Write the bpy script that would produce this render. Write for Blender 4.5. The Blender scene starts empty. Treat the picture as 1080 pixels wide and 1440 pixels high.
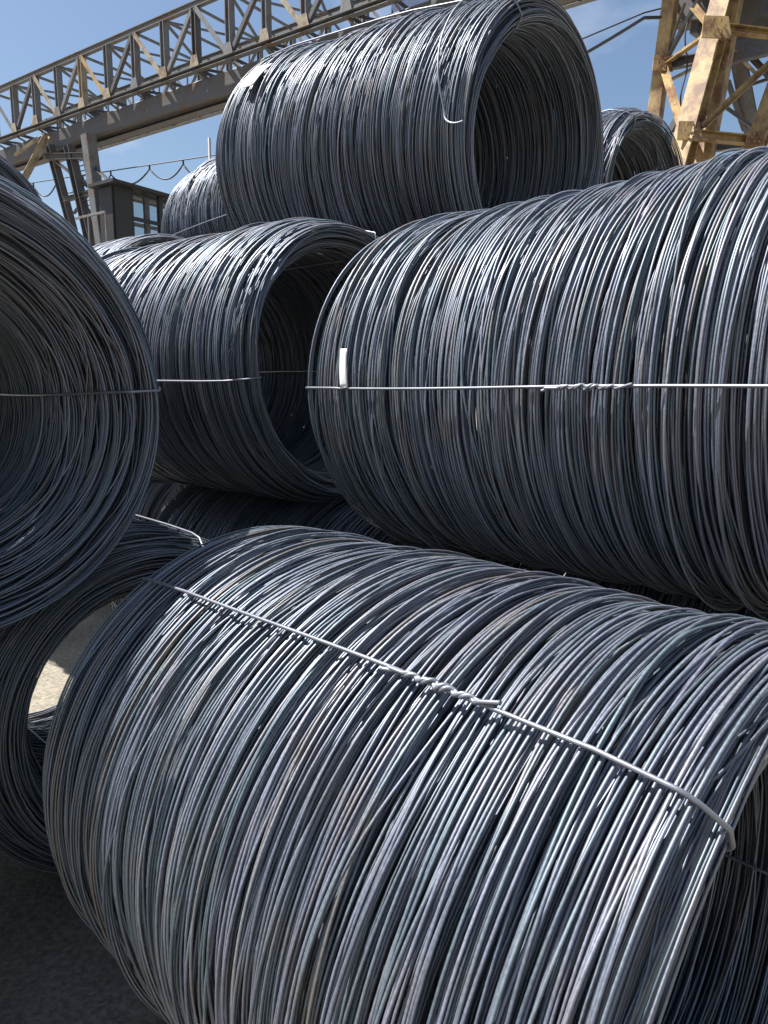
import bpy, math, random
import numpy as np
from mathutils import Vector, Matrix

# ------------------------------------------------------------------ camera, sky, sun, exposure
scene = bpy.context.scene
C = scene.collection
cam_data = bpy.data.cameras.new('camera')
cam_data.sensor_fit = 'VERTICAL'; cam_data.sensor_height = 24.0
FPX = 1050.0                                   # focal length in pixels of a 1080 x 1440 picture
cam_data.lens = 24.0 * FPX / 1440.0
cam_data.clip_start = 0.02; cam_data.clip_end = 3000
cam = bpy.data.objects.new('camera', cam_data); C.objects.link(cam)
EYE = 1.75; PITCH = math.radians(9.2)
cam.location = (0, 0, EYE); cam.rotation_euler = (math.pi / 2 - PITCH, 0, 0)
scene.camera = cam

SUN = Vector((-0.47, 0.10, 0.87)).normalized()  # towards the sun: high, from the left
sun_el = math.asin(SUN.z)
world = bpy.data.worlds.new('World'); scene.world = world; world.use_nodes = True
nt = world.node_tree; N = nt.nodes; K = nt.links
N.clear()
w_out = N.new('ShaderNodeOutputWorld'); bg = N.new('ShaderNodeBackground')
sky = N.new('ShaderNodeTexSky'); sky.sky_type = 'NISHITA'; sky.sun_disc = False
sky.sun_elevation = sun_el; sky.sun_rotation = math.atan2(SUN.x, SUN.y)
sky.air_density = 1.2; sky.dust_density = 1.5; sky.ozone_density = 3.5
bg.inputs['Strength'].default_value = 0.054
# thin fair-weather cloud: noise over the sky direction, whole sphere
tc = N.new('ShaderNodeTexCoord')
sep = N.new('ShaderNodeSeparateXYZ'); K.new(tc.outputs['Generated'], sep.inputs[0])
zz = N.new('ShaderNodeMath'); zz.operation = 'ADD'; zz.inputs[1].default_value = 0.18
K.new(sep.outputs['Z'], zz.inputs[0])
dv = N.new('ShaderNodeVectorMath'); dv.operation = 'DIVIDE'
cmbz = N.new('ShaderNodeCombineXYZ')
for i in range(3): K.new(zz.outputs[0], cmbz.inputs[i])
K.new(tc.outputs['Generated'], dv.inputs[0]); K.new(cmbz.outputs[0], dv.inputs[1])
cn = N.new('ShaderNodeTexNoise'); cn.inputs['Scale'].default_value = 1.15; cn.inputs['Detail'].default_value = 7
cn.inputs['Roughness'].default_value = 0.55; cn.inputs['Distortion'].default_value = 0.4
mp = N.new('ShaderNodeMapping'); mp.inputs['Location'].default_value = (8.1, 2.2, 0.9)
K.new(dv.outputs[0], mp.inputs[0]); K.new(mp.outputs[0], cn.inputs['Vector'])
cr = N.new('ShaderNodeValToRGB'); cr.color_ramp.elements[0].position = 0.49; cr.color_ramp.elements[1].position = 0.76
K.new(cn.outputs['Fac'], cr.inputs[0])
mx = N.new('ShaderNodeMix'); mx.data_type = 'RGBA'
K.new(cr.outputs[0], mx.inputs[0]); K.new(sky.outputs[0], mx.inputs[6]); mx.inputs[7].default_value = (8.0, 8.2, 8.8, 1)
K.new(mx.outputs[2], bg.inputs['Color']); K.new(bg.outputs[0], w_out.inputs[0])

sd = bpy.data.lights.new('sun', 'SUN'); sd.energy = 5.0; sd.angle = math.radians(0.53); sd.color = (1.0, 0.975, 0.945)
so = bpy.data.objects.new('sun', sd); C.objects.link(so)
so.rotation_euler = (-SUN).to_track_quat('-Z', 'Y').to_euler(); so.location = (-8, 2, 14)

vs = scene.view_settings
vs.view_transform = 'Standard'; vs.look = 'None'; vs.gamma = 1.0; vs.exposure = 1.3; vs.use_curve_mapping = False
scene.cycles.max_bounces = 4; scene.cycles.diffuse_bounces = 2; scene.cycles.glossy_bounces = 3
scene.cycles.transparent_max_bounces = 8

# ------------------------------------------------------------------ helpers
def unproject(px, py, depth):
    """world point seen at photo pixel (px, py), 'depth' metres ahead along the ground"""
    u = (px - 540) / FPX; v = (720 - py) / FPX
    f = math.cos(PITCH) + v * math.sin(PITCH); z = v * math.cos(PITCH) - math.sin(PITCH)
    return Vector((u / f * depth, depth, EYE + z / f * depth))

def link(name, me, parent=None, mat=None):
    o = bpy.data.objects.new(name, me); C.objects.link(o)
    if parent is not None: o.parent = parent
    if mat is not None and me is not None and not me.materials: me.materials.append(mat)
    return o

def tag(o, label=None, cat=None, group=None, kind=None):
    if label: o['label'] = label
    if cat: o['category'] = cat
    if group: o['group'] = group
    if kind: o['kind'] = kind
    return o

def np_mesh(name, V, Fq, smooth=True):
    me = bpy.data.meshes.new(name)
    V = np.ascontiguousarray(V, np.float32); Fq = np.ascontiguousarray(Fq, np.int32)
    me.vertices.add(len(V)); me.vertices.foreach_set('co', V.ravel())
    nf, k = Fq.shape
    me.loops.add(nf * k); me.loops.foreach_set('vertex_index', Fq.ravel())
    me.polygons.add(nf); me.polygons.foreach_set('loop_start', np.arange(nf, dtype=np.int32) * k)
    me.polygons.foreach_set('loop_total', np.full(nf, k, np.int32))
    if smooth: me.polygons.foreach_set('use_smooth', np.ones(nf, bool))
    me.update(calc_edges=True)
    return me

def tone_attr(me, vals):
    a = me.attributes.new('tone', 'FLOAT', 'POINT'); a.data.foreach_set('value', np.ascontiguousarray(vals, np.float32))

# ------------------------------------------------------------------ materials
def new_mat(name):
    m = bpy.data.materials.new(name); m.use_nodes = True
    return m, m.node_tree.nodes, m.node_tree.links, m.node_tree.nodes['Principled BSDF']

def mat_wire():
    m, n, l, b = new_mat('mill_scale_steel')
    at = n.new('ShaderNodeAttribute'); at.attribute_name = 'tone'
    rp = n.new('ShaderNodeValToRGB'); e = rp.color_ramp
    stops = [(0.0, (.085, .112, .136)), (.22, (.182, .190, .246)), (.42, (.110, .148, .172)), (.58, (.238, .246, .312)),
             (.74, (.125, .178, .198)), (.86, (.205, .208, .258)), (.94, (.180, .170, .158)), (1.0, (.322, .344, .405))]
    while len(e.elements) < len(stops): e.elements.new(.5)
    for el, (p, c) in zip(e.elements, stops): el.position = p; el.color = (*c, 1)
    l.new(at.outputs['Fac'], rp.inputs[0])
    tc = n.new('ShaderNodeTexCoord')
    no = n.new('ShaderNodeTexNoise'); no.inputs['Scale'].default_value = 9; no.inputs['Detail'].default_value = 5
    l.new(tc.outputs['Object'], no.inputs['Vector'])
    fine = n.new('ShaderNodeTexNoise'); fine.inputs['Scale'].default_value = 160; fine.inputs['Detail'].default_value = 3
    l.new(tc.outputs['Object'], fine.inputs['Vector'])
    # faint rust and dust blooms
    rr = n.new('ShaderNodeValToRGB'); rr.color_ramp.elements[0].position = .50; rr.color_ramp.elements[1].position = .78
    rr.color_ramp.elements[1].color = (.45, .45, .45, 1)
    l.new(no.outputs['Fac'], rr.inputs[0])
    mx = n.new('ShaderNodeMix'); mx.data_type = 'RGBA'; mx.inputs[7].default_value = (.20, .165, .125, 1)
    l.new(rr.outputs[0], mx.inputs[0]); l.new(rp.outputs[0], mx.inputs[6])
    mu = n.new('ShaderNodeMix'); mu.data_type = 'RGBA'; mu.blend_type = 'MULTIPLY'; mu.inputs[0].default_value = .55
    fr = n.new('ShaderNodeValToRGB'); fr.color_ramp.elements[0].position = .3; fr.color_ramp.elements[1].position = .62
    fr.color_ramp.elements[0].color = (.55, .55, .55, 1)
    l.new(fine.outputs['Fac'], fr.inputs[0]); l.new(mx.outputs[2], mu.inputs[6]); l.new(fr.outputs[0], mu.inputs[7])
    l.new(mu.outputs[2], b.inputs['Base Color'])
    mr = n.new('ShaderNodeMapRange'); mr.inputs[1].default_value = .3; mr.inputs[2].default_value = .7
    mr.inputs[3].default_value = .44; mr.inputs[4].default_value = .62
    l.new(fine.outputs['Fac'], mr.inputs[0]); l.new(mr.outputs[0], b.inputs['Roughness'])
    b.inputs['Metallic'].default_value = .52; b.inputs['Specular IOR Level'].default_value = .8
    return m

def mat_paint(name, paint, rust, amount, rough=.6, scale=2.2):
    m, n, l, b = new_mat(name)
    tc = n.new('ShaderNodeTexCoord')
    geo = n.new('ShaderNodeNewGeometry')
    no = n.new('ShaderNodeTexNoise'); no.inputs['Scale'].default_value = scale; no.inputs['Detail'].default_value = 8
    no.inputs['Roughness'].default_value = .65
    mpp = n.new('ShaderNodeMapping'); mpp.inputs['Scale'].default_value = (1.6, 1.6, 1.1)
    l.new(geo.outputs['Position'], mpp.inputs[0]); l.new(mpp.outputs[0], no.inputs['Vector'])
    rr = n.new('ShaderNodeValToRGB'); rr.color_ramp.elements[0].position = .62 - amount * .3; rr.color_ramp.elements[1].position = .75 - amount * .25
    l.new(no.outputs['Fac'], rr.inputs[0])
    mx = n.new('ShaderNodeMix'); mx.data_type = 'RGBA'; mx.inputs[6].default_value = (*paint, 1); mx.inputs[7].default_value = (*rust, 1)
    l.new(rr.outputs[0], mx.inputs[0])
    n2 = n.new('ShaderNodeTexNoise'); n2.inputs['Scale'].default_value = scale * 9; n2.inputs['Detail'].default_value = 4
    l.new(geo.outputs['Position'], n2.inputs['Vector'])
    mu = n.new('ShaderNodeMix'); mu.data_type = 'RGBA'; mu.blend_type = 'MULTIPLY'; mu.inputs[0].default_value = .6
    l.new(mx.outputs[2], mu.inputs[6]); l.new(n2.outputs['Fac'], mu.inputs[7])
    gm = n.new('ShaderNodeMix'); gm.data_type = 'RGBA'; gm.blend_type = 'MULTIPLY'; gm.inputs[0].default_value = 1; gm.inputs[7].default_value = (1.35, 1.35, 1.35, 1)
    l.new(mu.outputs[2], gm.inputs[6]); l.new(gm.outputs[2], b.inputs['Base Color'])
    b.inputs['Roughness'].default_value = rough
    return m

def mat_plain(name, col, rough=.5, metal=0.0):
    m, n, l, b = new_mat(name)
    geo = n.new('ShaderNodeNewGeometry')
    no = n.new('ShaderNodeTexNoise'); no.inputs['Scale'].default_value = 14; no.inputs['Detail'].default_value = 5
    l.new(geo.outputs['Position'], no.inputs['Vector'])
    rp = n.new('ShaderNodeValToRGB'); rp.color_ramp.elements[0].position = .3; rp.color_ramp.elements[1].position = .7
    rp.color_ramp.elements[0].color = (*[c * .75 for c in col], 1); rp.color_ramp.elements[1].color = (*col, 1)
    l.new(no.outputs['Fac'], rp.inputs[0]); l.new(rp.outputs[0], b.inputs['Base Color'])
    b.inputs['Roughness'].default_value = rough; b.inputs['Metallic'].default_value = metal
    return m

def mat_ground():
    m, n, l, b = new_mat('yard_earth')
    geo = n.new('ShaderNodeNewGeometry')
    a = n.new('ShaderNodeTexNoise'); a.inputs['Scale'].default_value = 1.3; a.inputs['Detail'].default_value = 8
    c = n.new('ShaderNodeTexNoise'); c.inputs['Scale'].default_value = 45; c.inputs['Detail'].default_value = 6
    l.new(geo.outputs['Position'], a.inputs['Vector']); l.new(geo.outputs['Position'], c.inputs['Vector'])
    rp = n.new('ShaderNodeValToRGB'); rp.color_ramp.elements[0].position = .3; rp.color_ramp.elements[1].position = .7
    rp.color_ramp.elements[0].color = (.17, .15, .115, 1); rp.color_ramp.elements[1].color = (.34, .30, .235, 1)
    l.new(a.outputs['Fac'], rp.inputs[0])
    r2 = n.new('ShaderNodeValToRGB'); r2.color_ramp.elements[0].position = .35; r2.color_ramp.elements[1].position = .65
    r2.color_ramp.elements[0].color = (.55, .55, .52, 1)
    l.new(c.outputs['Fac'], r2.inputs[0])
    mu = n.new('ShaderNodeMix'); mu.data_type = 'RGBA'; mu.blend_type = 'MULTIPLY'; mu.inputs[0].default_value = 1
    l.new(rp.outputs[0], mu.inputs[6]); l.new(r2.outputs[0], mu.inputs[7]); l.new(mu.outputs[2], b.inputs['Base Color'])
    b.inputs['Roughness'].default_value = .95
    bp = n.new('ShaderNodeBump'); bp.inputs['Strength'].default_value = .6; bp.inputs['Distance'].default_value = .02
    l.new(c.outputs['Fac'], bp.inputs['Height']); l.new(bp.outputs[0], b.inputs['Normal'])
    return m

def mat_glass():
    m, n, l, b = new_mat('dusty_glass')
    tr = n.new('ShaderNodeBsdfTransparent'); tr.inputs[0].default_value = (.86, .90, .92, 1)
    mi = n.new('ShaderNodeMixShader'); mi.inputs[0].default_value = .10
    b.inputs['Base Color'].default_value = (.5, .5, .5, 1); b.inputs['Roughness'].default_value = .15
    l.new(tr.outputs[0], mi.inputs[1]); l.new(b.outputs[0], mi.inputs[2])
    l.new(mi.outputs[0], n['Material Output'].inputs[0])
    return m

M_WIRE = mat_wire()
M_STRAP = mat_plain('bright_tie_wire', (.23, .24, .275), .46, .6)
M_TAG = mat_plain('white_tag', (.82, .82, .80), .5)
M_GROUND = mat_ground()
M_BEIGE = mat_paint('faded_beige_paint', (.37, .255, .105), (.17, .085, .04), .58)
M_GREYP = mat_paint('weathered_grey_paint', (.155, .16, .165), (.15, .10, .07), .42)
M_TAN = mat_paint('dirty_tan_paint', (.33, .275, .19), (.17, .11, .07), .5)
M_BLACK = mat_paint('shade_black_steel', (.02, .021, .023), (.03, .022, .018), .3)  # cab steel near black: the shade on its front put into the colour
M_DARK = mat_paint('dark_rusted_steel', (.085, .085, .09), (.10, .065, .045), .45)
M_BLUE = mat_paint('blue_painted_panel', (.05, .09, .22), (.10, .07, .05), .12)
M_CABLE = mat_plain('black_cable', (.05, .05, .055), .6)
M_GLASS = mat_glass()

# ------------------------------------------------------------------ ground
def build_ground():
    n = 140; ext = 260.0
    t = np.linspace(-1, 1, n); q = np.sign(t) * np.abs(t) ** 3 * ext
    X, Y = np.meshgrid(q, q, indexing='ij')
    Z = 0.012 * np.sin(X * 1.7 + 1.3 * np.sin(Y * 1.1)) + 0.010 * np.sin(Y * 2.3 + X * .6)
    Z = np.where(np.hypot(X, Y) < 15, Z, 0) - 0.03
    V = np.stack([X, Y, Z], -1).reshape(-1, 3)
    i = np.arange(n * n).reshape(n, n)
    Fq = np.stack([i[:-1, :-1], i[1:, :-1], i[1:, 1:], i[:-1, 1:]], -1).reshape(-1, 4)
    tag(link('ground', np_mesh('ground', V, Fq), None, M_GROUND), kind='structure')
build_ground()

# ------------------------------------------------------------------ wire coils
def smooth_noise(rng, n, k):
    """periodic low-frequency noise of n samples from k harmonics, unit variance or so"""
    t = np.linspace(0, 2 * np.pi, n, endpoint=False); y = np.zeros(n)
    for h in range(1, k + 1):
        y += rng.normal() / h ** .7 * np.cos(h * t + rng.uniform(0, 6.28))
    return y

def field(rng, n_th, amp):
    """a smooth displacement shared by neighbouring turns: function of (lateral position, angle)"""
    parts = [(rng.normal() * amp / (1 + .35 * k), rng.uniform(3, 17), rng.integers(0, 4), rng.uniform(0, 6.28), rng.uniform(0, 6.28)) for k in range(9)]
    th = np.linspace(0, 2 * np.pi, n_th, endpoint=False)
    def f(u):
        y = np.zeros(n_th)
        for a, w, h, p, q in parts: y += a * np.cos(w * u + p) * np.cos(h * th + q)
        return y
    return f

class Layer:
    """turns laid one after another on a surface; each turn rests on the ones below it"""
    def __init__(self, n_th, u0, u1, D, base, pad=.10):
        self.n_th, self.u0, self.u1, self.D, self.pad = n_th, u0 - pad, u1 + pad, D, pad
        self.ns = int((u1 - u0 + 2 * pad) / .001) + 2
        self.c = np.full((n_th, self.ns), -9.0, np.float32)
        self.base = base
        d = np.arange(-int(D * 1000), int(D * 1000) + 1); self.d = d
        self.lift = np.sqrt(np.maximum(D * D - (d * .001) ** 2, 0)).astype(np.float32)
        self.row = np.arange(n_th)[:, None]
        g = np.exp(-.5 * (np.arange(-6, 7) / (n_th / 60.0)) ** 2); self.g = g / g.sum()
    def lay(self, u, pref, stiff=1):
        idx = np.clip(((u - self.u0) / .001).astype(int), 12, self.ns - 13)
        h = (self.c[self.row, idx[:, None] + self.d] + self.lift).max(1)
        h = np.maximum(h, self.base(u)); h = np.maximum(h, pref)
        m = h.copy()
        for k in range(1, stiff + 1): m = np.maximum(m, np.maximum(np.roll(h, k), np.roll(h, -k)))
        e = np.concatenate([m[-6:], m, m[:6]]); h = np.convolve(e, self.g, 'valid')
        r = np.arange(self.n_th)
        self.c[r, idx] = np.maximum(self.c[r, idx], h)
        return h
    def top(self, k, win):
        """outer profile at angle index k, max over windows of 'win' mm"""
        col = self.c[[(k - 1) % self.n_th, k % self.n_th, (k + 1) % self.n_th]].max(0)
        us, hs = [], []
        for a in range(int(self.pad * 1000) - 30, self.ns - int(self.pad * 1000) + 30, win):
            v = col[max(a, 0):a + win].max() if a + win > 0 else -9
            if v > -1: us.append(self.u0 + (a + win / 2) * .001); hs.append(float(v))
        return us, hs

def ring_mesh_data(S, R, rad, sides, step=1):
    """S, R: [n, n_th] axial position and radius of the wire centre -> vertices, quads"""
    S = S[:, ::step]; R = R[:, ::step]
    n, m = S.shape
    th = np.linspace(0, 2 * np.pi, m, endpoint=False)
    ph = np.linspace(0, 2 * np.pi, sides, endpoint=False)
    r = R[:, :, None] + rad * np.cos(ph); s = S[:, :, None] + rad * np.sin(ph)
    V = np.stack([s, r * np.sin(th)[None, :, None], r * np.cos(th)[None, :, None]], -1).reshape(-1, 3)
    i = np.arange(m)[:, None]; j = np.arange(sides)[None, :]
    a = i * sides + j; b = ((i + 1) % m) * sides + j; c = ((i + 1) % m) * sides + (j + 1) % sides; d = i * sides + (j + 1) % sides
    f = np.stack([a, d, c, b], -1).reshape(-1, 4)
    Fq = (f[None] + (np.arange(n) * m * sides)[:, None, None]).reshape(-1, 4)
    return V, Fq, m * sides

def tube(P, rad, sides=8, closed=False, cap=True):
    """tube along a polyline (numpy [n,3])"""
    P = np.asarray(P, float); n = len(P)
    if closed: T = np.roll(P, -1, 0) - np.roll(P, 1, 0)
    else: T = np.gradient(P, axis=0)
    T /= np.maximum(np.linalg.norm(T, axis=1), 1e-9)[:, None]
    ref = np.array([0, 0, 1.0]) if abs(T[0, 2]) < .9 else np.array([1.0, 0, 0])
    nv = np.cross(T[0], ref); nv /= np.linalg.norm(nv); Ns = []
    for k in range(n):
        nv = nv - T[k] * nv.dot(T[k]); nv /= max(np.linalg.norm(nv), 1e-9); Ns.append(nv)
    Ns = np.array(Ns); Bs = np.cross(T, Ns)
    ph = np.linspace(0, 2 * np.pi, sides, endpoint=False)
    rr = rad if np.ndim(rad) else np.full(n, rad)
    V = (P[:, None] + rr[:, None, None] * (np.cos(ph)[None, :, None] * Ns[:, None] + np.sin(ph)[None, :, None] * Bs[:, None])).reshape(-1, 3)
    m = n if closed else n - 1
    i = np.arange(m)[:, None]; j = np.arange(sides)[None, :]; i2 = (i + 1) % n
    Fq = np.stack([i * sides + j, i * sides + (j + 1) % sides, i2 * sides + (j + 1) % sides, i2 * sides + j], -1).reshape(-1, 4)
    if cap and not closed:
        q = []
        for o in (0, (n - 1) * sides):
            for k in range(0, sides - 2, 2): q.append([o, o + k + 1, o + k + 2, o + (k + 3) % sides])
        Fq = np.vstack([Fq, np.array(q)])
    return V, Fq

def upper_hull(us, hs):
    h = []
    for q in zip(us, hs):
        while len(h) > 1 and (h[-1][0] - h[-2][0]) * (q[1] - h[-2][1]) - (h[-1][1] - h[-2][1]) * (q[0] - h[-2][0]) >= 0: h.pop()
        h.append(q)
    return h

def hull2d(pts):
    pts = sorted(set(map(tuple, np.round(pts, 5))))
    def half(q):
        h = []
        for p in q:
            while len(h) > 1 and (h[-1][0] - h[-2][0]) * (p[1] - h[-2][1]) - (h[-1][1] - h[-2][1]) * (p[0] - h[-2][0]) <= 0: h.pop()
            h.append(p)
        return h
    return half(pts)[:-1] + half(pts[::-1])[:-1]

def build_coil(name, label, right, az, tilt, L, Ro, Ri, seed, *, n_th=96, n_base=230, n_top=280, top_sides=6, base_sides=3,
               n_inner=200, n_face=70, D=.0074, nose=.030, funnel=0.0, inner_sides=3, loops=None, straps=(), knot=None, bare_left=False, wild=1.0, group='steel wire coils stacked in the yard'):
    """loops: 'outer' -> the top turns are parts of their own; 'face' -> the turns on the near end face are"""
    rng = np.random.default_rng(seed)
    a = math.radians(az); t = math.radians(tilt)
    d = Vector((-math.sin(a) * math.cos(t), math.cos(a) * math.cos(t), math.sin(t)))
    yv = Vector((-math.cos(a), -math.sin(a), 0)); zv = d.cross(yv)
    c = Vector(right)
    root = bpy.data.objects.new(name, None); C.objects.link(root); root.empty_display_size = .2
    M = Matrix((d, yv, zv)).transposed().to_4x4()
    M.translation = c + d * (L / 2) - zv * Ro
    root.matrix_world = M
    tag(root, label, 'coil', group)
    off = np.array([-L / 2, 0, Ro])
    th = np.linspace(0, 2 * np.pi, n_th, endpoint=False)
    build = .030; rad = D * .5
    bn = [(rng.normal() * .0028, rng.uniform(3, 14), rng.integers(0, 3), rng.uniform(0, 6.28), rng.uniform(0, 6.28)) for _ in range(6)]
    oval = -.007 + rng.normal() * .003
    def base(u):
        y = np.full(n_th, Ro - build) + oval * np.cos(2 * th)
        for am, w, h, p, q in bn: y += am * np.cos(w * u + p) * np.cos(h * th + q)
        y -= nose * np.exp(-(np.maximum(u, 0) / .04) ** 2) + .012 * np.exp(-(np.maximum(L - u, 0) / .04) ** 2)
        return y
    ly = Layer(n_th, 0, L, D, base)
    fld = field(rng, n_th, .007 * wild)
    # clumpy spacing
    xs = np.linspace(0, 1, 400); dens = np.exp(.16 * smooth_noise(rng, 400, 26)); cum = np.cumsum(dens); cum = (cum - cum[0]) / (cum[-1] - cum[0])
    def positions(n):
        q = (np.arange(n) + rng.uniform(-.5, .5, n)) / n
        return np.interp(np.clip(q, 0, 1), cum, xs) * (L - D) + D / 2
    def spread(n, loose, stand=None):
        S = np.empty((n, n_th)); R = np.empty((n, n_th))
        pos = positions(n); order = rng.permutation(n)
        for k in order:
            u0 = pos[k]
            edge = min(1.0, min(u0, L - u0) / .12 + .15)
            own = sum(rng.normal() * .0105 * wild / (h ** .9) * np.cos(h * th + rng.uniform(0, 6.28)) for h in (1, 2, 3))
            if rng.random() < .10: own = own + rng.normal() * .034 * wild * np.cos(th + rng.uniform(0, 6.28))
            u = u0 + edge * (fld(u0) + own)
            u = np.clip(u, -.006, L + .006)
            pr = Ro - build + loose * abs(rng.normal()) * .010 * np.cos(th - rng.uniform(0, 6.28)) - .02
            if stand is not None:
                ends = nose * math.exp(-(u0 / .04) ** 2) + .012 * math.exp(-((L - u0) / .04) ** 2)
                pr = np.full(n_th, stand - ends + rng.uniform(-.004, .005)) + oval * np.cos(2 * th) + abs(rng.normal()) * .006 * np.cos(th - rng.uniform(0, 6.28))
            if loose > .5 and rng.random() < .03: pr = pr + rng.uniform(.02, .05) * np.clip(np.cos(th - rng.uniform(0, 6.28)), 0, 1) ** 2
            R[k] = ly.lay(u, pr, 1); S[k] = u
        return S, R
    S0, R0 = spread(n_base, .2)
    S1, R1 = spread(n_top, 1.0, float(np.percentile(R0[(S0 > .2) & (S0 < L - .2)], 80)) + .004)
    # settle the winding to its nominal outer radius
    msk = (S1 > .2) & (S1 < L - .2)
    shift = Ro - rad - np.percentile(R1[msk], 91)
    R0 += shift; R1 += shift; ly.c += np.float32(shift)
    # inner wall of the bore
    lyi = Layer(n_th, 0, L, D, lambda u: np.full(n_th, .5) - .03 * np.exp(-(np.maximum(u, 0) / .05) ** 2))
    Si = np.empty((n_inner, n_th)); Rr = np.empty((n_inner, n_th))
    for k in rng.permutation(n_inner):
        u = D + funnel * .9 + (k + rng.uniform(-.4, .4)) / n_inner * (L - 2 * D - funnel * .9) + rng.normal() * .012 * np.cos(th + rng.uniform(0, 6.28)) + rng.normal() * .006 * np.cos(2 * th + rng.uniform(0, 6.28))
        Rr[k] = Ri + .025 - (lyi.lay(np.clip(u, 0, L), np.full(n_th, .4), 1) - .5); Si[k] = np.clip(u, 0, L)
    # near end face: turns of every size between bore and rim, resting on one another
    rim = Ro - .045
    mid = (Ri + rim) / 2; half = (rim - Ri) / 2
    def fun(r): return funnel * np.clip((rim - r) / (rim - Ri), 0, 1.1) ** 1.2
    lyf = Layer(n_th, Ri, rim, D, lambda u: -.012 - .045 * np.clip((u - mid) / half, -1.2, 1.2) ** 2 - fun(u))
    lyf.c[:] = -9
    Sf = np.empty((max(n_face, 1), n_th)); Rf = np.empty((max(n_face, 1), n_th))
    ff = field(rng, n_th, .006 * wild)
    for k in range(n_face):
        q = rng.random() ** .85
        u0 = Ri + .012 + q * (rim - Ri - .014)
        u = u0 + ff(u0) * .6 + abs(rng.normal()) * .016 * wild * np.cos(th - rng.uniform(0, 6.28)) + rng.normal() * .003 * np.cos(2 * th + rng.uniform(0, 6.28))
        u = np.clip(u, Ri + .004, rim + .006)
        h = lyf.lay(u, np.full(n_th, -8.0), 1); Sf[k] = -h; Rf[k] = u
    if n_face:
        Sf += .02 + max(0, (n_face - 100) * .00009)
    def joined(sets, nm):
        Vs, Fs, Ts, o = [], [], [], 0
        for (S, R, sides, step, *fat) in sets:
            if len(S) == 0: continue
            V, F, per = ring_mesh_data(S, R, rad * (fat[0] if fat else 1), sides, step)
            Vs.append(V + off); Fs.append(F + o); o += len(V)
            Ts.append(np.repeat(rng.random(len(S)), per))
        me = np_mesh(nm, np.vstack(Vs), np.vstack(Fs)); tone_attr(me, np.concatenate(Ts))
        tag(link(nm, me, root, M_WIRE), kind='stuff')
    def single(S, R, sides):
        for k in range(len(S)):
            V, F, per = ring_mesh_data(S[k:k + 1], R[k:k + 1], rad, sides)
            me = np_mesh('wire_loop', V + off, F); tone_attr(me, np.full(per, rng.random()))
            link('wire_loop', me, root, M_WIRE)
    # unseen filler turns inside the wall, over-thick to stop light leaking through
    n_core = int(L / D * 1.5)
    Sc = np.empty((n_core, n_th)); Rc = np.empty((n_core, n_th))
    for k in range(n_core):
        rc = Ri + .035 + (k % 3) * .5 * (Ro - .075 - Ri - .035) + rng.uniform(-.005, .005)
        f0 = .05 + float(fun(np.array(rc)))
        Sc[k] = np.clip(f0 + (k + rng.uniform(-.5, .5)) / n_core * (L - .03 - f0) + rng.normal() * .006 * np.cos(th + rng.uniform(0, 6.28)), f0, L - .015)
        Rc[k] = rc + rng.normal() * .003 * np.cos(th + rng.uniform(0, 6.28))
    rest = [(Sc, Rc, 3, 4 if n_th > 64 else 3 if n_th == 48 else 2, 1.6), (S0, R0, base_sides, 2 if n_th > 48 else 1), (Si, Rr, inner_sides, 2 if n_th > 48 else 1)]
    if loops == 'outer':
        single(S1, R1, top_sides); rest.append((Sf[:n_face], Rf[:n_face], 3, 2))
    elif loops == 'face':
        single(Sf, Rf, top_sides); rest.append((S1, R1, 4, 2))
    else:
        rest += [(S1, R1, top_sides, 1), (Sf[:n_face], Rf[:n_face], top_sides, 1)]
    joined(rest, 'inner_winding' if loops else 'winding')
    # straps: taut tie wires round the wall, along the outside, over both ends and back through the bore
    info = {}
    srad = .0042
    for q, deg in enumerate(straps):
        ang = math.radians(deg); k = int(round(deg / 360 * n_th)) % n_th
        kk = [(k - 1) % n_th, k, (k + 1) % n_th]
        pts = np.concatenate([np.stack([A_[:, kk].ravel(), B2[:, kk].ravel()], -1) for A_, B2 in ((S0, R0), (S1, R1), (Si, Rr), (Sf[:n_face], Rf[:n_face])) if len(A_)])
        rim_a = np.linspace(0, 2 * np.pi, 10, endpoint=False)
        pts = (pts[:, None] + (rad + srad) * np.stack([np.cos(rim_a), np.sin(rim_a)], -1)[None]).reshape(-1, 2)
        hu = np.array(hull2d(pts)); hu = np.vstack([hu, hu[:1]])
        seg = np.r_[0, np.cumsum(np.linalg.norm(np.diff(hu, axis=0), axis=1))]
        # even samples along the taut path, denser than the straight runs need so the bends stay round
        dd = np.unique(np.concatenate([np.linspace(0, seg[-1], 70, endpoint=False), seg[:-1]])); dd = dd[np.r_[True, np.diff(dd) > .003]]
        path = list(zip(np.interp(dd, seg, hu[:, 0]), np.interp(dd, seg, hu[:, 1])))
        half_r = (Ri + Ro) / 2
        po = np.array(sorted([p for p in path if p[1] > half_r and 0 < p[0] < L])); uu, hh = po[:, 0], po[:, 1]
        P = []
        for j, (u, r) in enumerate(path):
            wob = ang + .004 * math.sin(j * .23 + q * 2.1)
            P.append((u, r * math.sin(wob), r * math.cos(wob)))
        V, F = tube(np.array(P), srad, 8, closed=True)
        link('strap', np_mesh('strap', V + off, F), root, M_STRAP)
        info[q] = (uu, hh, ang)
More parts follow.
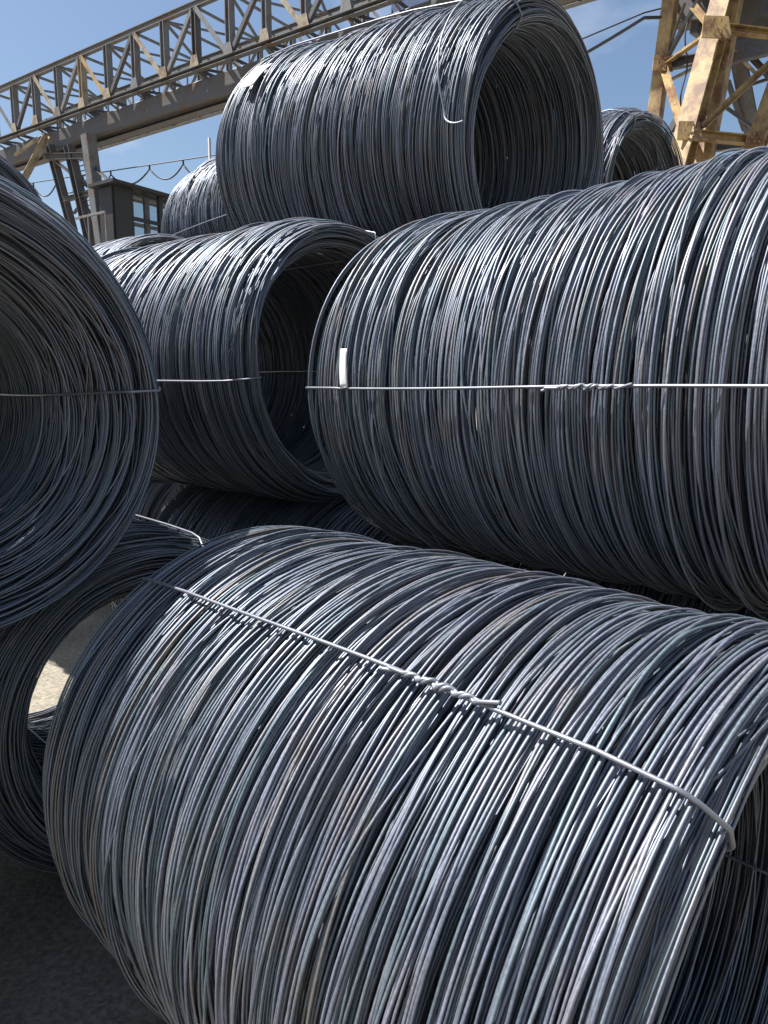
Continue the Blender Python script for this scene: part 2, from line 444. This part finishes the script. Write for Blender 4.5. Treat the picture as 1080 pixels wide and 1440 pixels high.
        if knot is not None and q in knot:
            s0 = knot[q]; r0 = float(np.interp(s0, uu, hh))
            n = 110; tt = np.linspace(0, 1, n)
            for sgn in (0, 1):
                tw = np.clip((tt - .16) / .68, 0, 1)
                phs = tw * 2 * np.pi * 4 + sgn * np.pi + .6
                amp = .0036 + .003 * np.exp(-((tt - .5) / .10) ** 2)
                ss = s0 + (tt - .5) * .24 + sgn * .010
                tail = np.maximum(tt - .84, 0) / .16 if sgn else np.maximum(.16 - tt, 0) / .16
                rr = r0 + .0025 + np.maximum(amp * np.cos(phs), -.002) + .005 * tail
                tg = amp * np.sin(phs) + (.011 if sgn else -.009) * tail
                P = np.stack([ss, rr * math.sin(ang) + tg * math.cos(ang), rr * math.cos(ang) - tg * math.sin(ang)], -1)
                V, F = tube(P, srad * .95, 8)
                link('twisted_tie', np_mesh('twisted_tie', V + off, F), root, M_STRAP)
    def surface(u, ang_, du=.05, da=.12):
        """outermost wire radius near axial position u and angle ang_"""
        dth = np.abs((th - ang_ + np.pi) % (2 * np.pi) - np.pi)
        m = (np.abs(S1 - u) < du) & (dth < da)[None, :]
        return float(R1[m].max()) + rad if m.any() else Ro
    info['surface'] = surface
    return root, off, info

def plate_tag(root, off, s, ang, r, w, h, lean, mat=M_TAG, bend=.006, side=1):
    """a thin bent card tied to a strap; w along the coil, h up the curve"""
    nx, ny = 5, 9; th = .0015
    V = []
    for lay in (0, 1):
        for i in range(nx):
            for j in range(ny):
                x = s + (i / (nx - 1) - .5) * w + lean * j / (ny - 1) * h
                y = j / (ny - 1) * h
                rr = r + .004 + bend * math.sin(j / (ny - 1) * 3.0 + .6 * i / nx) * 2 + lay * th
                ty = -side * y
                V.append((x, rr * math.sin(ang) + ty * math.cos(ang), rr * math.cos(ang) - ty * math.sin(ang)))
    F = []
    q = nx * ny
    for i in range(nx - 1):
        for j in range(ny - 1):
            a, b, c_, d_ = i * ny + j, (i + 1) * ny + j, (i + 1) * ny + j + 1, i * ny + j + 1
            F.append((a, b, c_, d_)); F.append((q + a, q + d_, q + c_, q + b))
    rim = [(i, 0) for i in range(nx)] + [(nx - 1, j) for j in range(1, ny)] + [(i, ny - 1) for i in range(nx - 2, -1, -1)] + [(0, j) for j in range(ny - 2, 0, -1)]
    for k in range(len(rim)):
        a = rim[k][0] * ny + rim[k][1]; b = rim[(k + 1) % len(rim)]; b = b[0] * ny + b[1]
        F.append((a, q + a, q + b, b))
    link('paper_tag', np_mesh('paper_tag', np.array(V) + off, np.array(F), smooth=False), root, mat)
    A = ang
    loop = [(s + .012 * math.cos(k), (r + .010 * math.sin(k)) * math.sin(A + .004 * math.sin(k * 2)), (r + .010 * math.sin(k)) * math.cos(A + .004 * math.sin(k * 2))) for k in np.linspace(0, 6.28, 20, endpoint=False)]
    V, F = tube(np.array(loop), .0022, 6, closed=True)
    link('tag_wire', np_mesh('tag_wire', V + off, F), root, M_STRAP)

def copy_coil(src, label, right, az, roll=0.0):
    """another coil of the same make: copies the thing and its parts"""
    a = math.radians(az); d = Vector((-math.sin(a), math.cos(a), 0)); yv = Vector((-math.cos(a), -math.sin(a), 0)); zv = d.cross(yv)
    L, Ro = src['length_m'], src['radius_m']
    o = src.copy(); C.objects.link(o)
    M = Matrix((d, yv, zv)).transposed().to_4x4(); M.translation = Vector(right) + d * (L / 2)
    o.matrix_world = M @ Matrix.Rotation(roll, 4, 'X') @ Matrix.Translation((0, 0, -Ro))
    o['label'] = label
    for ch in src.children:
        c = ch.copy(); C.objects.link(c); c.parent = o; c.matrix_parent_inverse = ch.matrix_parent_inverse.copy()
    return o

# front coil on the ground
A_, offA, infA = build_coil('wire_coil', 'large front coil on the ground, strap with a twisted knot running diagonally across its top',
    (.640, 1.104, .712), 43.5, 0, 1.515, .663, .47, 11, D=.0059, n_th=112, n_base=380, n_top=262, top_sides=6, nose=.008, n_inner=210, n_face=80,
    loops='outer', straps=(33, 150, 265), knot={0: .41})
# big coil above it at the right
B_, offB, infB = build_coil('wire_coil', 'big coil at the right resting above the front coil, level strap and narrow white tag',
    (1.351, 1.829, 1.759), 43.3, 0, 1.70, .628, .47, 23, n_th=96, D=.0064, n_base=370, n_top=280, top_sides=6, n_inner=170, n_face=30,
    loops='outer', straps=(90, 205, 310), knot={0: .575})
# end-on coil at the left edge
C_, offC, infC = build_coil('wire_coil', 'coil at the left edge seen end-on, dark bore at the picture edge',
    (-1.182, 1.93, 1.71), 42.1, 0, 1.60, .664, .40, 37, D=.0068, n_th=96, n_base=120, n_top=180, top_sides=4, n_inner=200, n_face=298,
    funnel=.26, inner_sides=4, loops='face', straps=(-86, 0, 88, 178))
# coil behind, between those two
D_, offD, infD = build_coil('wire_coil', 'middle coil with a shiny top between the left end-on coil and the big right coil',
    (-.19, 3.44, 1.87), 49, 0.5, 1.62, .652, .495, 41, n_th=80, D=.0068, n_base=270, n_top=240, top_sides=4, n_inner=240, n_face=90,
    inner_sides=4, straps=(97, 268, 345))
# topmost coil
E_, offE, infE = build_coil('wire_coil', 'topmost coil against the sky with a white tag and a hooked loose wire end',
    (.715, 3.69, 2.86), 47.5, 6.0, 1.66, .648, .475, 53, n_th=80, D=.0068, n_base=280, n_top=250, top_sides=4, n_inner=250, n_face=70,
    inner_sides=4, straps=(35, 165, 250))
# shaded coil on the ground behind the front coil
I_, offI, infI = build_coil('wire_coil', 'shaded coil on the ground behind the front coil, sunlit ground seen through its bore',
    (-.82, 2.52, .645), 44.4, 0, 1.20, .628, .385, 61, n_th=64, n_base=120, n_top=200, top_sides=4, n_inner=170, n_face=120,
    funnel=.10, straps=(-22, 158, 248))
# far coils
F_, offF, infF = build_coil('wire_coil', 'distant pale coil in the gap between the crane cab and the topmost coil',
    (-.48, 6.07, 3.13), 39.6, 0, 1.60, .63, .45, 71, n_th=48, n_base=110, n_top=230, top_sides=3, n_inner=130, n_face=30, straps=(96, 200), wild=1.6)
G_, offG, infG = build_coil('wire_coil', 'small distant coil right of the topmost coil, in front of the beige crane leg',
    (1.825, 5.533, 3.063), 44.1, 0, 1.60, .631, .45, 73, n_th=48, n_base=110, n_top=230, top_sides=3, n_inner=220, n_face=60, inner_sides=4, straps=(30, 150))
H_, offH, infH = build_coil('wire_coil', 'dark distant coil at the left edge under the end of the crane girder',
    tuple(unproject(-60, 330, 5.0)), 44, 0, 1.65, .64, .45, 79, n_th=48, n_base=150, n_top=240, top_sides=4, n_inner=160, n_face=40)
H_['length_m'] = 1.65; H_['radius_m'] = .64
copy_coil(H_, 'out-of-frame coil beneath the end-on coil, set forward to shade the lower left ground', (-1.60, 1.13, .66), 42, .9)  # support of the end-on coil, moved toward the camera for its shadow
copy_coil(H_, 'dull coil top just below the crane cab, behind the middle coil', (-1.40, 5.2, 2.16), 46, 2.1)
copy_coil(H_, 'added far coil on the ground, keeping the narrow gap left of the middle coil dark', (-1.35, 5.75, .66), 46, 1.3)  # added so that no sunlit ground shows through this gap
copy_coil(H_, 'coil in deep shade on the ground underneath the middle coil', (.2, 3.39, .66), 44, 3.3)
copy_coil(H_, 'added coil on the ground, keeping the gap between the front coil and big right coil dark', (1.75, 2.08, .66), 44, 4.4)  # added to cover the lit ground below the big right coil

# tag on the big right coil's strap, near its far end
uu, hh, an = infB[0]
sB = 1.46
plate_tag(B_, offB, sB, an, max(float(np.interp(sB, uu, hh)), infB['surface'](sB, an - .08, .02, .1) - .004), .034, .125, .02, bend=.002)
# tag on the topmost coil
uu, hh, an = infE[0]
sE = 1.40
plate_tag(E_, offE, sE, an + .26, infE['surface'](sE, an + .36, .07, .12) + .003, .13, .17, .1, side=-1, bend=.004)
# loose end of the topmost coil: springs off the turns and ends in a hook
def loose_end():
    pts = []
    for k in range(70):
        q = k / 69
        deg = -12 + 102 * q
        s = .05 + .12 * math.sin(q * math.pi); r = infE['surface'](s, math.radians(deg), .03, .05) + .008 + .022 * math.sin(q * math.pi)
        pts.append((s, r * math.sin(math.radians(deg)), r * math.cos(math.radians(deg))))
    pts = np.array(pts)
    for _ in range(6): pts[1:-1] = (pts[:-2] + 2 * pts[1:-1] + pts[2:]) / 4
    pts = [tuple(p) for p in pts]
    last = np.array(pts[-1])
    r = np.array([0, math.sin(math.radians(90)), math.cos(math.radians(90))]); tg = np.array([0, math.cos(math.radians(90)), -math.sin(math.radians(90))]); ax = np.array([-1.0, 0, 0])
    for k in range(1, 26):
        q = k / 25 * 1.9
        pts.append(tuple(last + .085 * (math.sin(q) * tg * .6 + (1 - math.cos(q)) * ax) + .01 * q * r))
    V, F = tube(np.array(pts), .0046, 8)
    link('loose_wire_end', np_mesh('loose_wire_end', V + offE, F), E_, M_STRAP)
loose_end()

# ------------------------------------------------------------------ steelwork
def section_beam(name, p0, p1, w, h, mat, parent, kind='H', roll=None, t=None):
    """rolled section from p0 to p1: w across, h deep (towards 'roll' or up)"""
    p0 = Vector(p0); p1 = Vector(p1); ax = (p1 - p0); Lb = ax.length; ax.normalize()
    up = Vector(roll) if roll is not None else Vector((0, 0, 1))
    if abs(ax.dot(up)) > .95: up = Vector((.57, .82, 0))
    side = ax.cross(up).normalized(); up = side.cross(ax).normalized()
    t = t or max(.012, min(w, h) * .14)
    a, b = w / 2, h / 2
    if kind == 'H':
        prof = [(-a, -b), (a, -b), (a, -b + t), (t / 2, -b + t), (t / 2, b - t), (a, b - t), (a, b), (-a, b), (-a, b - t), (-t / 2, b - t), (-t / 2, -b + t), (-a, -b + t)]
    elif kind == 'L':
        prof = [(-a, -b), (a, -b), (a, -b + t), (-a + t, -b + t), (-a + t, b), (-a, b)]
    elif kind == 'C':
        prof = [(-a, -b), (a, -b), (a, -b + t), (-a + t, -b + t), (-a + t, b - t), (a, b - t), (a, b), (-a, b)]
    else:
        k = min(a, b) * .12
        prof = [(-a + k, -b), (a - k, -b), (a, -b + k), (a, b - k), (a - k, b), (-a + k, b), (-a, b - k), (-a, -b + k)]
    n = len(prof)
    V = [tuple(p + side * x + up * y) for p in (p0, p1) for x, y in prof]
    F = [(i, (i + 1) % n, n + (i + 1) % n, n + i) for i in range(n)] + [tuple(range(n - 1, -1, -1)), tuple(range(n, 2 * n))]
    me = bpy.data.meshes.new(name); me.from_pydata(V, [], F); me.update()
    return link(name, me, parent, mat)

def quad_plate(name, pts, thick, mat, parent):
    """flat plate through a polygon of points, with thickness"""
    pts = [Vector(p) for p in pts]
    nrm = (pts[1] - pts[0]).cross(pts[2] - pts[0]).normalized() * (thick / 2)
    n = len(pts)
    V = [tuple(p + nrm) for p in pts] + [tuple(p - nrm) for p in pts]
    F = [tuple(range(n)), tuple(range(2 * n - 1, n - 1, -1))] + [(i, n + i, n + (i + 1) % n, (i + 1) % n) for i in range(n)]
    me = bpy.data.meshes.new(name); me.from_pydata(V, [], F); me.update()
    return link(name, me, parent, mat)

def build_crane():
    root = bpy.data.objects.new('gantry_crane', None); C.objects.link(root)
    root.location = (0, 0, 0)
    tag(root, 'rusty gantry crane with lattice truss girder, operator cab and beige legs behind the coils', 'crane')
    g = Vector((.819, -.574, 0)); w = Vector((.574, .819, 0)); up = Vector((0, 0, 1))
    G0 = Vector((-8.1, 23.0, 0))
    def P(t, across, z): return G0 + g * t + w * across + up * z
    z_bot, z_fl, z_top = 9.18, 9.88, 11.38
    t0, t1 = -6.0, 25.0
    W = 2.3
    # main box beam, walkway edge, chords
    section_beam('box_beam', P(t0, .55, z_bot + .28), P(t1, .55, z_bot + .28), .7, .54, M_DARK, root, 'box')
    section_beam('trolley_rail', P(t0, .55, z_bot - .04), P(t1, .55, z_bot - .04), .28, .10, M_DARK, root, 'H')
    section_beam('bottom_chord', P(t0, 0, z_fl), P(t1, 0, z_fl), .16, .12, M_GREYP, root, 'C')
    section_beam('bottom_chord', P(t0, W, z_fl), P(t1, W, z_fl), .16, .14, M_GREYP, root, 'C')
    section_beam('top_chord', P(t0, 0, z_top), P(t1, 0, z_top), .14, .15, M_GREYP, root, 'H')
    section_beam('top_chord', P(t0, W, z_top), P(t1, W, z_top), .14, .15, M_GREYP, root, 'H')
    step = 1.22
    pick = random.Random(5); shades = [M_GREYP, M_GREYP, M_TAN, M_DARK]  # paint mixed per member: sunlit and shaded tones put into the colours
    n = int((t1 - t0) / step)
    for k in range(n + 1):
        t = t0 + .3 + k * step
        near_mat = pick.choice(shades)
        section_beam('post', P(t, 0, z_fl + .06), P(t, 0, z_top - .075), .19, .16, near_mat, root, 'H', roll=g)
        section_beam('post', P(t, W, z_fl + .07), P(t, W, z_top - .075), .13, .13, M_GREYP, root, 'H', roll=g)
        if k < n:
            if k % 2 == 0:
                section_beam('diagonal_brace', P(t + .06, -.03, z_top - .09), P(t + step - .06, -.03, z_fl + .09), .12, .12, pick.choice([M_TAN, M_TAN, M_GREYP, M_BEIGE]), root, 'L', roll=w)
            else:
                section_beam('diagonal_brace', P(t + .06, -.02, z_fl + .09), P(t + step - .06, -.02, z_top - .09), .10, .10, pick.choice(shades), root, 'L', roll=w)
            a, b = (z_top - .09, z_fl + .09) if k % 2 else (z_fl + .09, z_top - .09)
            section_beam('diagonal_brace', P(t + .06, W, a), P(t + step - .06, W, b), .08, .08, M_GREYP, root, 'L', roll=w)
        section_beam('cross_tie', P(t, .08, z_top - .02), P(t, W - .08, z_top - .02), .08, .08, M_GREYP, root, 'L')
        section_beam('cross_tie', P(t, .08, z_fl + .02), P(t, W - .08, z_fl + .02), .09, .09, M_DARK, root, 'L')
        if k < n:
            e = (.1, W - .1) if k % 2 else (W - .1, .1)
            section_beam('wind_brace', P(t + .05, e[0], z_top - .05), P(t + step - .05, e[1], z_top - .05), .06, .06, M_GREYP, root, 'L')
        section_beam('bracket', P(t, .02, z_fl - .07), P(t, .45, z_bot + .5), .06, .06, M_GREYP, root, 'L')
        section_beam('bracket', P(t + .5, .9, z_fl - .02), P(t + .5, .75, z_bot + .5), .08, .08, M_DARK, root, 'L')
        if k < n:
            section_beam('diagonal_brace', P(t + .06, W + .05, b), P(t + step - .06, W + .05, a), .06, .06, M_GREYP, root, 'L', roll=w)
            section_beam('deck_brace', P(t + .05, e[1], z_fl + .04), P(t + step - .05, e[0], z_fl + .04), .07, .07, M_DARK, root, 'L')
            section_beam('handrail', P(t, W * .55, z_fl + .85), P(t + step, W * .55, z_fl + .85), .045, .045, M_GREYP, root, 'box')
            section_beam('handrail', P(t + .6, W * .55, z_fl + .05), P(t + .6, W * .55, z_fl + .83), .04, .04, M_GREYP, root, 'box')
        quad_plate('gusset_plate', [P(t - .17, -.10, z_fl + .03), P(t + .17, -.10, z_fl + .03), P(t + .10, -.10, z_fl + .30), P(t - .10, -.10, z_fl + .30)], .012, M_TAN if k % 3 else M_GREYP, root)
    # blue electrical housings on the girder deck
    for tt, ww in ((9.6, 1.3), (12.6, 1.5), (15.4, 1.2)):
        section_beam('machine_housing', P(tt, 1.1, z_fl + .42), P(tt + ww, 1.1, z_fl + .42), .8, .7, M_BLUE, root, 'box')
    # far leg group at the left
    def pix(px, py, dep): return unproject(px, py, dep)
    def down(px0, py0, px1, py1, dep, dep2=None):
        """leg from its head to the ground along the seen line"""
        a = pix(px0, py0, dep); b = pix(px1, py1, dep2 or dep); k = (a.z - 0) / (a.z - b.z)
        return a, a + (b - a) * k
    a, b = down(66, 190, 40, 240, 24.2); section_beam('leg', a, b, .16, .16, M_TAN, root, 'L', roll=g)
    a, b = down(70, 205, 98, 308, 24.6); section_beam('leg', a, b, .22, .22, M_DARK, root, 'H', roll=g)
    a, b = down(97, 205, 124, 326, 24.0); section_beam('leg', a, b, .26, .24, M_DARK, root, 'H', roll=g)
    a, b = down(124, 190, 136, 280, 23.4); section_beam('leg', a, b, .34, .30, M_GREYP, root, 'box', roll=g)
    a, b = down(117, 205, 137, 300, 25.4); section_beam('leg', a, b, .16, .16, M_DARK, root, 'box', roll=g)
    section_beam('leg_tie', pix(90, 281, 24.4), pix(133, 270, 23.6), .12, .14, M_DARK, root, 'H')
    section_beam('leg_tie', pix(62, 221, 24.4), pix(132, 219, 23.5), .16, .18, M_DARK, root, 'H')
    section_beam('leg_brace', pix(74, 223, 24.5), pix(127, 265, 23.8), .08, .08, M_DARK, root, 'L')
    section_beam('leg_brace', pix(128, 268, 23.8), pix(104, 300, 24.2), .07, .07, M_DARK, root, 'L')
    section_beam('leg_brace', pix(112, 275, 24.), pix(138, 318, 23.6), .07, .07, M_DARK, root, 'L')
    section_beam('leg_brace', pix(20, 217, 24.4), pix(50, 195, 24.2), .10, .10, M_TAN, root, 'L')
    section_beam('leg_brace', pix(130, 232, 23.4), pix(156, 257, 22.6), .08, .08, M_DARK, root, 'L')
    # caged ladder beside the leg
    la, lb = pix(108, 224, 25.0), pix(128, 320, 25.0)
    for dx in (0, .38):
        section_beam('ladder_rail', la + g * dx, lb + g * dx, .035, .035, M_DARK, root, 'box')
    for k in range(14):
        q = la + (lb - la) * ((k + .5) / 14)
        section_beam('ladder_rung', q, q + g * .38, .025, .025, M_DARK, root, 'box')
    return root, g, w, up
crane, g, w, up = build_crane()

def build_cab():
    """operator cab hung under the girder beside the leg; a part of the crane"""
    corner = unproject(158, 258, 22.4)              # near top corner
    H = 1.75; LW = 2.55; LG = .62
    def Q(along_g, across_w, z): return corner - g * along_g + w * across_w + up * (z - H)
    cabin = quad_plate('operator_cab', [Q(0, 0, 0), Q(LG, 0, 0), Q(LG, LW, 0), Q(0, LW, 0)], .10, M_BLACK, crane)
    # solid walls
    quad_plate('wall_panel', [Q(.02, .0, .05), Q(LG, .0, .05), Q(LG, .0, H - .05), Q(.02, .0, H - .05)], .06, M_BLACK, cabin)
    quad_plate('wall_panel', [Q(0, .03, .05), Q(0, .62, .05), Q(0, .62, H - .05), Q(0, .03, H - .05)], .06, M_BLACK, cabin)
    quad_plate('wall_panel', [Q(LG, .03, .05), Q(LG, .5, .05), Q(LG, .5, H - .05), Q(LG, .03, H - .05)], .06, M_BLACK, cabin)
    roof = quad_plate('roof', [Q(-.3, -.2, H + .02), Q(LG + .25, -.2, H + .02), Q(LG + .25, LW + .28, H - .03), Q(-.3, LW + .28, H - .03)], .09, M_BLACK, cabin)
    # window posts and rails on the two long sides and the far end
    for gg in (0, LG):
        for ww_, th_ in ((.62, .07), (1.05, .045), (1.62, .14), (2.12, .05), (LW, .09)):
            section_beam('window_post', Q(gg, ww_, .05), Q(gg, ww_, H - .04), th_, th_, M_BLACK, cabin, 'box', roll=g)
        for z_, th_ in ((.20, .06), (.92, .09), (H - .14, .06)):
            section_beam('window_rail', Q(gg, .62, z_), Q(gg, LW, z_), th_, th_ + .01, M_BLACK, cabin, 'box')
    for z_, th_ in ((.18, .06), (.92, .08), (H - .12, .06)):
        section_beam('window_rail', Q(.05, LW, z_), Q(LG - .05, LW, z_), th_, th_, M_BLACK, cabin, 'box')
    for gg in (0, LG):
        for w0, w1 in ((.65, 1.02), (1.08, 1.54), (1.70, 2.09), (2.15, LW - .05)):
            for z0, z1 in ((.24, .87), (.97, H - .18)):
                quad_plate('pane', [Q(gg, w0, z0), Q(gg, w1, z0), Q(gg, w1, z1), Q(gg, w0, z1)], .006, M_GLASS, cabin)
    section_beam('handrail', Q(-.3, -.5, .85), Q(LG + .5, -.5, .85), .05, .06, M_GREYP, cabin, 'box')
    for k in range(2):
        section_beam('handrail', Q(-.3 + k * .8, -.5, -.1), Q(-.3 + k * .8, -.5, .83), .04, .04, M_GREYP, cabin, 'box')
    quad_plate('walkway', [Q(-.35, -.55, -.06), Q(LG + .6, -.55, -.06), Q(LG + .6, -.06, -.06), Q(-.35, -.06, -.06)], .07, M_BLACK, cabin)
build_cab()

def build_near_leg():
    """the crane's near leg at the right: two battered legs, ties, braces and gussets"""
    U = unproject
    def ext(p, q, z0, z1):
        """stretch the line p-q to heights z0 (bottom) and z1 (top)"""
        p = Vector(p); q = Vector(q); dd = (q - p) / (q.z - p.z)
        return p + dd * (z0 - p.z), p + dd * (z1 - p.z)
    zt = 9.3
    b, t = ext(U(921, 165, 14.6), U(943, 0, 14.6), 0, zt); section_beam('leg', b, t, .24, .24, M_BEIGE, crane, 'box', roll=w)
    b, t = ext(U(968, 186, 12.8), U(1018, 0, 13.4), 0, zt); section_beam('leg', b, t, .30, .42, M_BEIGE, crane, 'H', roll=w, t=.05)
    b, t = ext(U(996, 186, 13.3), U(1030, 0, 13.7), 0, zt); section_beam('leg', b, t, .28, .30, M_BEIGE, crane, 'C', roll=w, t=.04)
    b, t = ext(U(1058, 186, 15.2), U(1036, 70, 15.0), 0, zt); section_beam('leg', b, t, .26, .24, M_GREYP, crane, 'H', roll=w)
    b, t = ext(U(1066, 196, 13.4), U(1090, 130, 13.4), 0, zt); section_beam('leg', b, t, .28, .28, M_BEIGE, crane, 'H', roll=w)
    section_beam('leg_tie', U(975, 190, 12.7), U(1072, 199, 13.2), .12, .15, M_BEIGE, crane, 'C')
    section_beam('leg_tie', U(1004, 38, 13.1), U(1100, 50, 13.4), .12, .13, M_BEIGE, crane, 'C')
    section_beam('leg_tie', U(935, 92, 14.6), U(992, 81, 13.9), .14, .17, M_DARK, crane, 'H')
    section_beam('leg_tie', U(1022, 76, 13.9), U(1110, 56, 14.6), .26, .34, M_DARK, crane, 'box')
    section_beam('leg_brace', U(937, 86, 14.4), U(1003, 40, 13.1), .10, .10, M_BEIGE, crane, 'L')
    section_beam('leg_brace', U(936, 80, 14.5), U(986, -10, 14.1), .11, .11, M_GREYP, crane, 'L')
    section_beam('leg_brace', U(933, 94, 14.4), U(958, 176, 12.9), .11, .09, M_BEIGE, crane, 'L')
    section_beam('leg_brace', U(975, 8, 13.6), U(1000, 38, 13.2), .10, .09, M_BEIGE, crane, 'L')
    section_beam('leg_brace', U(978, 128, 14.0), U(944, 184, 14.4), .12, .12, M_DARK, crane, 'L')
    section_beam('leg_brace', U(990, 176, 12.8), U(1090, 82, 13.4), .10, .09, M_BEIGE, crane, 'L')
    section_beam('leg_brace', U(1052, 72, 14.9), U(1085, 108, 14.8), .13, .12, M_DARK, crane, 'L')
    section_beam('leg_brace', U(1026, 112, 15.0), U(1050, 182, 15.2), .12, .12, M_DARK, crane, 'L')
    section_beam('leg_brace', U(1040, 124, 15.1), U(1090, 108, 14.9), .05, .05, M_DARK, crane, 'box')
    section_beam('leg_brace', U(1060, 182, 15.2), U(1095, 128, 15.2), .12, .12, M_DARK, crane, 'L')
    section_beam('leg_brace', U(1000, 206, 13.6), U(1078, 196, 14.2), .16, .18, M_DARK, crane, 'H')
    for (px, py, s, dp) in ((970, 184, .21, 12.55), (932, 89, .19, 14.35), (1008, 38, .25, 12.9), (1062, 195, .17, 13.0)):
        c = U(px, py, dp); rt = Vector((1, 0, 0)); u2 = Vector((0, .25, 1)).normalized()
        quad_plate('gusset_plate', [c - rt * s - u2 * s * .7, c + rt * s * .9 - u2 * s * .8, c + rt * s * .75 + u2 * s * .7, c - rt * s * .8 + u2 * s * .75], .025, M_BEIGE, crane)
        for k in range(6):
            p = c + rt * s * (.45 * math.cos(k * 1.047)) + u2 * s * (.45 * math.sin(k * 1.047)) - Vector((0, .03, 0))
            section_beam('bolt', p, p - Vector((0, .02, 0)), .035, .035, M_BEIGE, crane, 'box', roll=(0, 0, 1))
    section_beam('leg_brace', U(942, 60, 14.5), U(962, 4, 14.3), .06, .06, M_TAN, crane, 'L')
    section_beam('leg_brace', U(930, 118, 14.6), U(985, 90, 14.0), .06, .06, M_TAN, crane, 'L')
    section_beam('leg_brace', U(1020, 150, 14.6), U(1075, 190, 14.2), .07, .07, M_GREYP, crane, 'L')
    section_beam('leg_brace', U(1008, 44, 13.0), U(1062, 100, 14.8), .07, .07, M_TAN, crane, 'L')
    # cabinets and winch drums high on the leg
    section_beam('machine_housing', U(955, 18, 15.4), U(1003, 12, 15.0), .45, .5, M_DARK, crane, 'box')
    section_beam('machine_housing', U(978, 33, 15.2), U(988, 31, 15.1), .3, .42, M_DARK, crane, 'box')
    section_beam('machine_housing', U(1050, 8, 14.4), U(1110, 2, 14.4), .9, .75, M_DARK, crane, 'box')
    # hanging conduit
    pts = [U(968 - 9 * q - 3 * math.sin(q * 9), 28 + q * 125, 14.0) for q in np.linspace(0, 1, 24)]
    V, F = tube(np.array([tuple(p) for p in pts]), .014, 6); link('conduit', np_mesh('conduit', V, F), crane, M_CABLE)
build_near_leg()

# ------------------------------------------------------------------ overhead lines
def cable(name, pts, rad, label, cat='cable', group=None):
    V, F = tube(np.array([tuple(p) for p in pts]), rad, 6)
    o = link(name, np_mesh(name, V, F), None, M_CABLE); tag(o, label, cat, group); return o

def festoon():
    a = unproject(-40, 270, 30); b = unproject(330, 214, 25)
    o = cable('festoon_cable', [a + (b - a) * q for q in np.linspace(0, 1, 20)], .018, 'thin carrier wire with looped festoon cable beyond the crane cab')
    xs = (-10, 22, 60, 95, 134, 173, 225, 268, 300)
    pts = []
    for i in range(len(xs) - 1):
        q0 = (xs[i] + 40) / 370; q1 = (xs[i + 1] + 40) / 370
        for k in range(12):
            q = q0 + (q1 - q0) * k / 12
            s = k / 12
            pts.append(a + (b - a) * q + Vector((0, 0, -.12 - 4 * s * (1 - s) * .40)))
        p = a + (b - a) * q0
        V, F = tube(np.array([tuple(p), tuple(p - Vector((0, 0, .16)))]), .03, 6); link('hanger', np_mesh('hanger', V, F), o, M_CABLE)
    V, F = tube(np.array([tuple(p) for p in pts]), .026, 6); link('cable_loop', np_mesh('cable_loop', V, F), o, M_CABLE)
festoon()
P0 = unproject(700, 138, 17); P1 = unproject(906, 25, 14.5); P2 = unproject(942, 24, 14.6)
cable('power_cable', [P0 + (P1 - P0) * q - Vector((0, 0, .25 * q * (1 - q))) for q in np.linspace(0, 1, 16)] + [P1 + (P2 - P1) * q for q in np.linspace(.1, 1, 6)], .028, 'thicker dark cable slung to the beige crane leg')
P3 = unproject(700, 105, 18); P4 = unproject(906, 18, 14.6); P5 = unproject(945, 8, 14.6)
cable('power_cable', [P3 + (P4 - P3) * q for q in np.linspace(0, 1, 16)] + [P4 + (P5 - P4) * q for q in np.linspace(.1, 1, 6)], .013, 'thin upper wire slung to the beige crane leg')
a, b = unproject(120, 205, 34), unproject(330, 150, 30)
cable('trolley_wire', [a + (b - a) * q for q in np.linspace(0, 1, 8)], .014, 'faint straight wire in the sky below the crane girder', 'cable')
def pole():
    p = unproject(294, 194, 8.6); q = unproject(294, 240, 8.6); q.z = 0.0
    V, F = tube(np.array([tuple(q), tuple(p)]), .016, 8)
    o = link('steel_stake', np_mesh('steel_stake', V, F), None, M_DARK); tag(o, 'thin upright steel bar beside the left end of the topmost coil', 'bar')
pole()
